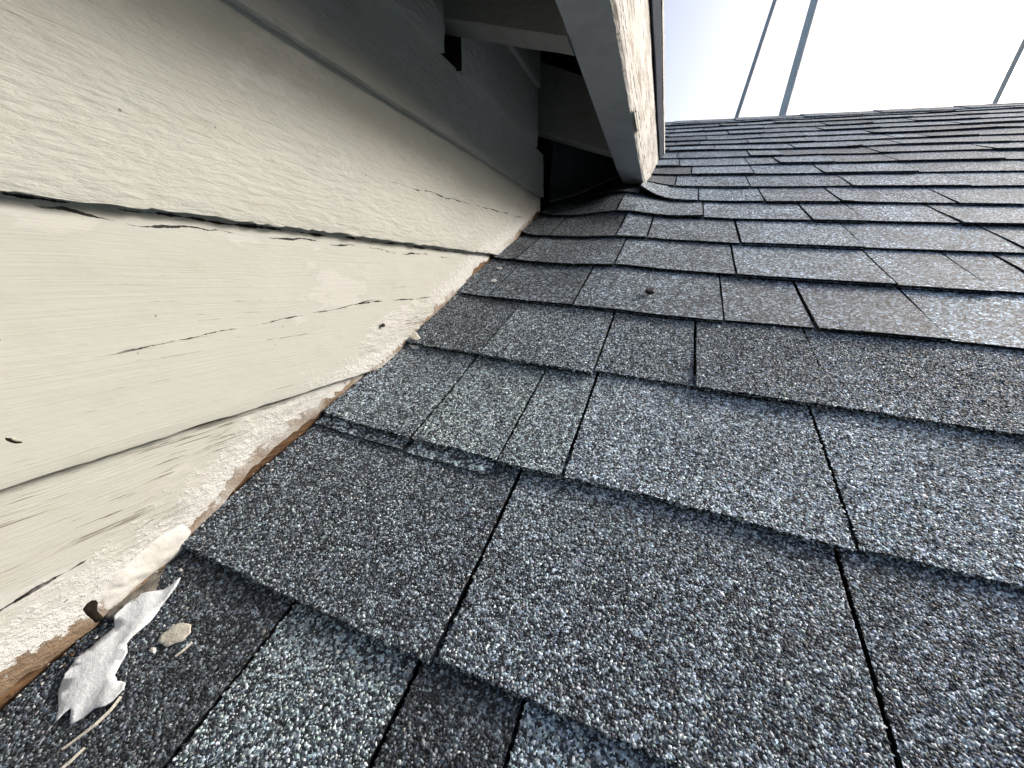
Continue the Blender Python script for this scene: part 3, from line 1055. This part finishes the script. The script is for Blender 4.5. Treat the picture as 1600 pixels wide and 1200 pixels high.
def rafter(y0, y1, seed, z0=0.537, sl=0.23):
    n = 14
    xs = np.linspace(-0.10, 0.1578, n)
    verts = []
    for x_ in xs:
        zb = z0 - x_ * sl + 0.0012 * float(fbm(x_ * 40, seed, 81, 3))
        zt = 0.532 + 0.118 - x_ * math.tan(PITCH) * 0.98
        for (yy, z_) in ((y0, zb + .002), (y0 + .003, zb), (y1 - .003, zb), (y1, zb + .002), (y1, zt), (y0, zt)):
            verts.append((x_, yy + 0.0008 * float(vnoise(x_ * 30, yy * 50, seed)), z_))
    faces = []
    for i in range(n - 1):
        for j in range(6):
            a = i * 6 + j; b = i * 6 + (j + 1) % 6
            faces.append((a, a + 6, b + 6, b))
    faces.append(tuple(range(6))); faces.append(tuple((n - 1) * 6 + j for j in range(6))[::-1])
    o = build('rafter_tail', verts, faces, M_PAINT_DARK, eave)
    at = o.data.attributes.new('cutdist', 'FLOAT', 'POINT')
    at.data.foreach_set('value', np.ones(len(verts), np.float32))
    o.color = (0.8, 0.2, 0, 1)


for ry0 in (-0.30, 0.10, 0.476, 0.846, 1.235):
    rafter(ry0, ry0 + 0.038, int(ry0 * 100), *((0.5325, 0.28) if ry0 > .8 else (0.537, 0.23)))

# deck boards of the upper roof, seen from below
tp = math.tan(PITCH)
for i in range(9):
    xa = 0.214 - i * 0.142
    xb = xa - 0.139
    v = []
    for yy in (-0.7, 1.9):
        for (xx, dz) in ((xa, 0), (xb, 0), (xb, .018), (xa, .018)):
            v.append((xx, yy, 0.657 + (0.209 - xx) * tp + dz))
    f = [(0, 1, 2, 3), (7, 6, 5, 4), (0, 4, 5, 1), (1, 5, 6, 2), (2, 6, 7, 3), (3, 7, 4, 0)]
    build('deck_board', v, f, M_DECK, eave)
# drip edge and the starter shingle along the eave
def drip_prof(y):
    q = float(0.0012 * fbm(y * 7, 2, 91, 3))
    return [(0.212 + q, 0.640), (0.2145 + q, 0.640), (0.2175 + q, 0.676), (0.2175 + q, 0.684), (0.19, 0.694), (0.19, 0.690), (0.2135 + q, 0.680)]
drip = plank('drip_edge', np.arange(-0.7, 1.85, 0.02), drip_prof, M_METAL, eave)
def start_prof(y):
    q = float(0.0015 * fbm(y * 40, 5, 92, 3))
    return [(0.2195 + q * .5, 0.6845), (0.2205 + q, 0.6965), (0.05, 0.759), (0.05, 0.750)]
st = plank('starter_shingle', np.arange(-0.7, 1.9, 0.012), start_prof, M_START, eave)
# upper roof covering
v = []
for yy in (-0.7, 1.9):
    for (xx, dz) in ((0.05, 0), (-1.05, 0), (-1.05, .008), (0.05, .008)):
        v.append((xx, yy, 0.752 + (0.05 - xx) * tp + dz))
uo = build('roof_covering', v, [(0, 1, 2, 3), (7, 6, 5, 4), (0, 4, 5, 1), (1, 5, 6, 2), (2, 6, 7, 3), (3, 7, 4, 0)], M_SHINGLE, eave)
uo.color = (.9, .9, .9, 1)
# dark blocking closing the eave where it dies into the lower roof
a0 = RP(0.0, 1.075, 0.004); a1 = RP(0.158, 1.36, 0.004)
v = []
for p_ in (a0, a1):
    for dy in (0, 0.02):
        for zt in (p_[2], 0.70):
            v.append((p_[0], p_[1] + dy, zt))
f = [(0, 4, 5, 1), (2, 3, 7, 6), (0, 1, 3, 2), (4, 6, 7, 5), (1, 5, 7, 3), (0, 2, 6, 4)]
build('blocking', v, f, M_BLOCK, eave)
# lip of flashing at its foot
v = []
for t in np.linspace(0, 1, 9):
    x_ = 0.166 * t; s_ = 1.075 + 0.30 * t
    for (dx, h) in ((0.004, 0.013), (0.014, 0.0125), (0.014, 0.0145), (0.004, 0.0155)):
        v.append(RP(x_ + dx * .6, s_ - dx, h))
f = []
for i in range(8):
    for j in range(4):
        a = i * 4 + j; b = i * 4 + (j + 1) % 4
        f.append((a, b, b + 4, a + 4))
build('flashing_lip', np.array(v), f, M_LIP, eave)

# ------------------------------------------------------------------ poles beyond the ridge
def pole(name, label, y, base, top, r, mat):
    """base and top are (x/y, z/y) slopes seen from the camera; carried down to the ground"""
    p0 = np.array([CAM_POS.x + base[0] * y, y, CAM_POS.z + base[1] * y])
    p1 = np.array([CAM_POS.x + top[0] * y, y, CAM_POS.z + top[1] * y])
    d = (p1 - p0) / (p1[2] - p0[2])
    lo = p0 + d * (-3.4 - p0[2]); hi = p0 + d * (y * .75 + 1.0)
    seg, rings = 12, 7
    vs = []
    for i in range(rings):
        t = i / (rings - 1)
        c = lo + (hi - lo) * t
        rr = r * (1.12 - 0.2 * t)
        for j in range(seg):
            a = 2 * math.pi * j / seg
            vs.append((c[0] + rr * math.cos(a) + 0.01 * math.sin(t * 9), c[1] + rr * math.sin(a), c[2]))
    fs = []
    for i in range(rings - 1):
        for j in range(seg):
            fs.append((i * seg + j, i * seg + (j + 1) % seg, (i + 1) * seg + (j + 1) % seg, (i + 1) * seg + j))
    fs.append(tuple(reversed(range(seg)))); fs.append(tuple((rings - 1) * seg + j for j in range(seg)))
    t = thing(name, label, 'pole', tuple(lo), 'poles beyond the ridge')
    o = build('shaft', vs, fs, mat, t, smooth=True)
    # cap ring at the head
    cv = []
    for dz, k in ((-.05, 1.25), (.03, 1.25), (.06, .6)):
        for j in range(seg):
            a = 2 * math.pi * j / seg
            cv.append((hi[0] + r * k * math.cos(a), hi[1] + r * k * math.sin(a), hi[2] + dz))
    cf = []
    for i in range(2):
        for j in range(seg):
            cf.append((i * seg + j, i * seg + (j + 1) % seg, (i + 1) * seg + (j + 1) % seg, (i + 1) * seg + j))
    cf.append(tuple(reversed(range(seg)))); cf.append(tuple(2 * seg + j for j in range(seg)))
    build('cap', cv, cf, mat, t)
    return t


pole('pole', 'thinnest of the three poles beyond the ridge, leaning, nearest the fascia board', 6.0, (0.0828, 0.3115), (0.1079, 0.5028), 0.022, M_POLE_DARK)
pole('pole', 'thicker blue-grey pole beyond the ridge, middle of three', 6.6, (0.16307, 0.3116), (0.1720, 0.4945), 0.044, M_POLE_GREY)
pole('pole', 'pale tan pole beyond the ridge at the right edge of the photo', 8.5, (0.47246, 0.3145), (0.4815, 0.3959), 0.028, M_POLE_TAN)


# ------------------------------------------------------------------ loose paint and debris
def sheet(name, outline, h_fn, mat, label, cat, thick=0.0006, cell=0.0022, group=None, on_roof=True, seed=0):
    """a thin flake of its own outline lying on the roof; outline in (x, s)"""
    bm = bmesh.new()
    pts = np.array(outline)
    vs = [bm.verts.new((p[0], p[1], 0)) for p in pts]
    es = [bm.edges.new((vs[i], vs[(i + 1) % len(vs)])) for i in range(len(vs))]
    bmesh.ops.subdivide_edges(bm, edges=bm.edges[:], cuts=1)
    bmesh.ops.triangle_fill(bm, use_beauty=True, edges=bm.edges[:])
    for _ in range(2):
        bmesh.ops.subdivide_edges(bm, edges=[e for e in bm.edges if e.calc_length() > cell], cuts=1, use_grid_fill=True)
        bmesh.ops.triangulate(bm, faces=bm.faces[:])
    bm.verts.ensure_lookup_table()
    xy = np.array([v.co[:2] for v in bm.verts])
    ctr = pts.mean(axis=0)
    hh = h_fn(xy[:, 0], xy[:, 1])
    jit = 0.0004
    xx = xy[:, 0] + jit * vnoise(xy[:, 0] * 500, xy[:, 1] * 500, seed)
    ss = xy[:, 1] + jit * vnoise(xy[:, 0] * 500, xy[:, 1] * 500, seed + 2)
    P = RP(xx, ss, hh)
    Q = RP(xx, ss, hh - thick)
    n = len(P)
    faces = [tuple(v.index for v in f_.verts) for f_ in bm.faces]
    bm.normal_update()
    faces = [f_ if bm.faces[i].normal.z > 0 else f_[::-1] for i, f_ in enumerate(faces)] if not bm.faces.ensure_lookup_table() else faces
    out = list(faces) + [tuple(i + n for i in q)[::-1] for q in faces]
    for e in bm.edges:
        if len(e.link_faces) == 1:
            a, b = e.verts[0].index, e.verts[1].index
            out.append((a, b, b + n, a + n))
    bm.free()
    o = build(name, np.vstack([P, Q]), out, mat, None, smooth=True)
    tag(o, label, cat, group)
    return o


def roof_h(k, raised=0, s=0.1):
    s0 = S0 + EXP * k
    H = 0.0088 if raised else 0.0068
    return H + (0.0014 - H) * (s - s0) / (EXP + .028)


FLAKE = [(0.0289, 0.1345), (0.0322, 0.1292), (0.0336, 0.1197), (0.0365, 0.1092), (0.0361, 0.1002), (0.037, 0.0967), (0.0419, 0.0938),
         (0.044, 0.0893), (0.047, 0.0843), (0.0512, 0.0833), (0.0568, 0.0841), (0.0598, 0.0823), (0.0601, 0.0777), (0.0588, 0.0742),
         (0.0545, 0.0715), (0.0514, 0.0666), (0.0489, 0.0628), (0.0419, 0.0673), (0.041, 0.0644), (0.041, 0.0607), (0.0264, 0.0695),
         (0.0215, 0.0752), (0.0184, 0.0829), (0.0214, 0.0922), (0.0214, 0.0999), (0.016, 0.1036), (0.0147, 0.1099), (0.0168, 0.1183),
         (0.0253, 0.1251), (0.0277, 0.1294)]


def flake_h(x, s):
    u = (x - 0.038) * 0.8 + (s - 0.09) * 0.6
    base = roof_h(-1, 0, s) + 0.0030
    return base + 0.0011 * fbm(x * 60, s * 40, 3, 2) + 0.0006 * np.sin(u * 420) + 8.0 * np.maximum(0, np.abs(x - 0.036) - 0.010) ** 2


sheet('paint_flake', FLAKE, flake_h, M_FLAKE, 'large torn bluish white paint flake lying on the shingle below the siding', 'paint flake', 0.0005, 0.003)
OVAL = [(0.0609, 0.1171), (0.0645, 0.114), (0.0649, 0.1094), (0.0596, 0.1036), (0.052, 0.1039), (0.0498, 0.1069), (0.0508, 0.1126), (0.0552, 0.1162)]
chip_h = lambda k: (lambda x, s: roof_h(k, 0, s) + 0.0022 + 0.0006 * fbm(x * 200, s * 200, 8, 3))
sheet('paint_chip', OVAL, chip_h(-1), M_CHIP, 'oval beige paint chip beside the large torn flake', 'paint chip', 0.0008, 0.003, 'small chips on the shingles')
sheet('paint_chip', [(0.0512, 0.0985), (0.0513, 0.1008), (0.0535, 0.1012), (0.0556, 0.1001), (0.056, 0.0988)], chip_h(-1), M_CAULK,
      'tiny white chip between the torn flake and the oval chip', 'paint chip', 0.001, 0.003, 'small chips on the shingles')
sheet('paint_chip', [(0.0211, 0.1372), (0.0222, 0.1388), (0.0240, 0.1384), (0.0236, 0.1366)], chip_h(-1), M_CAULK,
      'tiny white chip just above the tip of the torn flake', 'paint chip', 0.001, 0.003, 'small chips on the shingles')
sheet('paint_chip', [(0.031, 0.672), (0.036, 0.676), (0.041, 0.673), (0.037, 0.668)], chip_h(3), M_CAULK,
      'small white chip on a dark shingle, upper of two near the siding', 'paint chip', 0.001, 0.003, 'small chips on the shingles')
sheet('paint_chip', [(0.041, 0.622), (0.045, 0.627), (0.051, 0.624), (0.050, 0.617), (0.044, 0.616)], chip_h(3), M_CAULK,
      'small white chip on a dark shingle, lower of two near the siding', 'paint chip', 0.001, 0.003, 'small chips on the shingles')
sheet('paint_chip', [(0.006, 0.442), (0.010, 0.452), (0.018, 0.447), (0.026, 0.440), (0.024, 0.433), (0.014, 0.434)], chip_h(2), M_CHIP,
      'pale flat chip lodged at the foot of the siding beside the smooth caulk', 'paint chip', 0.002, 0.004, 'small chips on the shingles')
sheet('paint_chip', [(0.004, 0.575), (0.007, 0.588), (0.013, 0.584), (0.014, 0.572), (0.009, 0.567)], chip_h(2), M_CAULK,
      'white chip at the siding foot near the split board', 'paint chip', 0.0015, 0.004, 'small chips on the shingles')
sheet('paint_chip', [(0.016, 0.428), (0.020, 0.433), (0.030, 0.431), (0.033, 0.424), (0.025, 0.421), (0.021, 0.424)], chip_h(1), M_CAULK,
      'broken white smear on the shingle just below the pale flat chip', 'paint chip', 0.0008, 0.004, 'small chips on the shingles')


def splinter(pts, w, label, mat, k):
    n = len(pts)
    v = []
    P = np.array(pts)
    for i in range(n):
        a = P[max(0, i - 1)]; b = P[min(n - 1, i + 1)]
        d = (b - a) / np.linalg.norm(b - a); q = np.array([-d[1], d[0]])
        ww = w * (0.25 + 0.75 * math.sin(math.pi * (i + .4) / (n - .2)))
        h = roof_h(k, 0, P[i][1]) + 0.0022
        for off, hh in ((-1, 0), (0, .0011), (1, 0), (0, -.0009)):
            c = P[i] + q * off * ww
            v.append(RP(c[0], c[1], h + hh))
    f = []
    for i in range(n - 1):
        for j in range(4):
            a = i * 4 + j; b = i * 4 + (j + 1) % 4
            f.append((a, b, b + 4, a + 4))
    f.append((0, 3, 2, 1)); f.append(tuple((n - 1) * 4 + j for j in range(4)))
    o = build('splinter', np.array(v), f, mat, None)
    tag(o, label, 'splinter', 'splinters on the shingles')


def curve(pts, n=10):
    P = np.array(pts); t = np.linspace(0, len(P) - 1, n)
    return np.stack([np.interp(t, range(len(P)), P[:, 0]), np.interp(t, range(len(P)), P[:, 1])], 1)


splinter(curve([(0.0562, 0.0557), (0.0605, 0.0667), (0.0615, 0.0744), (0.0603, 0.0794)], 12), 0.0010, 'long curved pale splinter lying against the torn flake', M_CHIP, -1)
splinter(curve([(0.0693, 0.1022), (0.0707, 0.1065), (0.0714, 0.1107)], 6), 0.0008, 'short pale splinter beside the oval beige chip', M_CHIP, -1)
splinter(curve([(0.062, 0.047), (0.065, 0.0535), (0.066, 0.060)], 6), 0.0009, 'pale splinter near the lower left corner of the photo', M_CHIP, -1)


# crumbs of paint, grit and rotten wood along the foot of the wall
def crumbs(name, count, mat, seed, smin, smax, size, label):
    rg = np.random.default_rng(seed)
    sv = rg.uniform(smin, smax, count)
    xv = 0.004 + np.abs(rg.normal(0, 0.011, count))
    kk = np.floor((sv - S0) / EXP)
    hv = np.array([roof_h(k_, 0, s_) for k_, s_ in zip(kk, sv)]) + 0.0016
    P = RP(xv, sv, hv)
    r = size * rg.uniform(.35, 1.0, count) * np.where(rg.random(count) < .12, 2.0, 1.0)
    vv = OCT_V[None] * r[:, None, None] * rg.uniform(.4, 1.3, (count, 6, 3)) * np.array([1.0, 1.0, .55])
    W = (P[:, None, :] + vv).reshape(-1, 3)
    F = (OCT_F[None] + (np.arange(count) * 6)[:, None, None]).reshape(-1, 3)
    o = build(name, W, [tuple(int(i) for i in q) for q in F], mat)
    o['kind'] = 'stuff'
    o['label'] = label
    return o


crumbs('paint_crumbs', 210, M_CAULK, 71, 0.03, 1.0, 0.0013, 'white paint crumbs scattered along the foot of the siding')
crumbs('wood_crumbs', 260, M_BARE, 72, 0.03, 1.0, 0.0013, 'brown wood crumbs scattered along the foot of the siding')
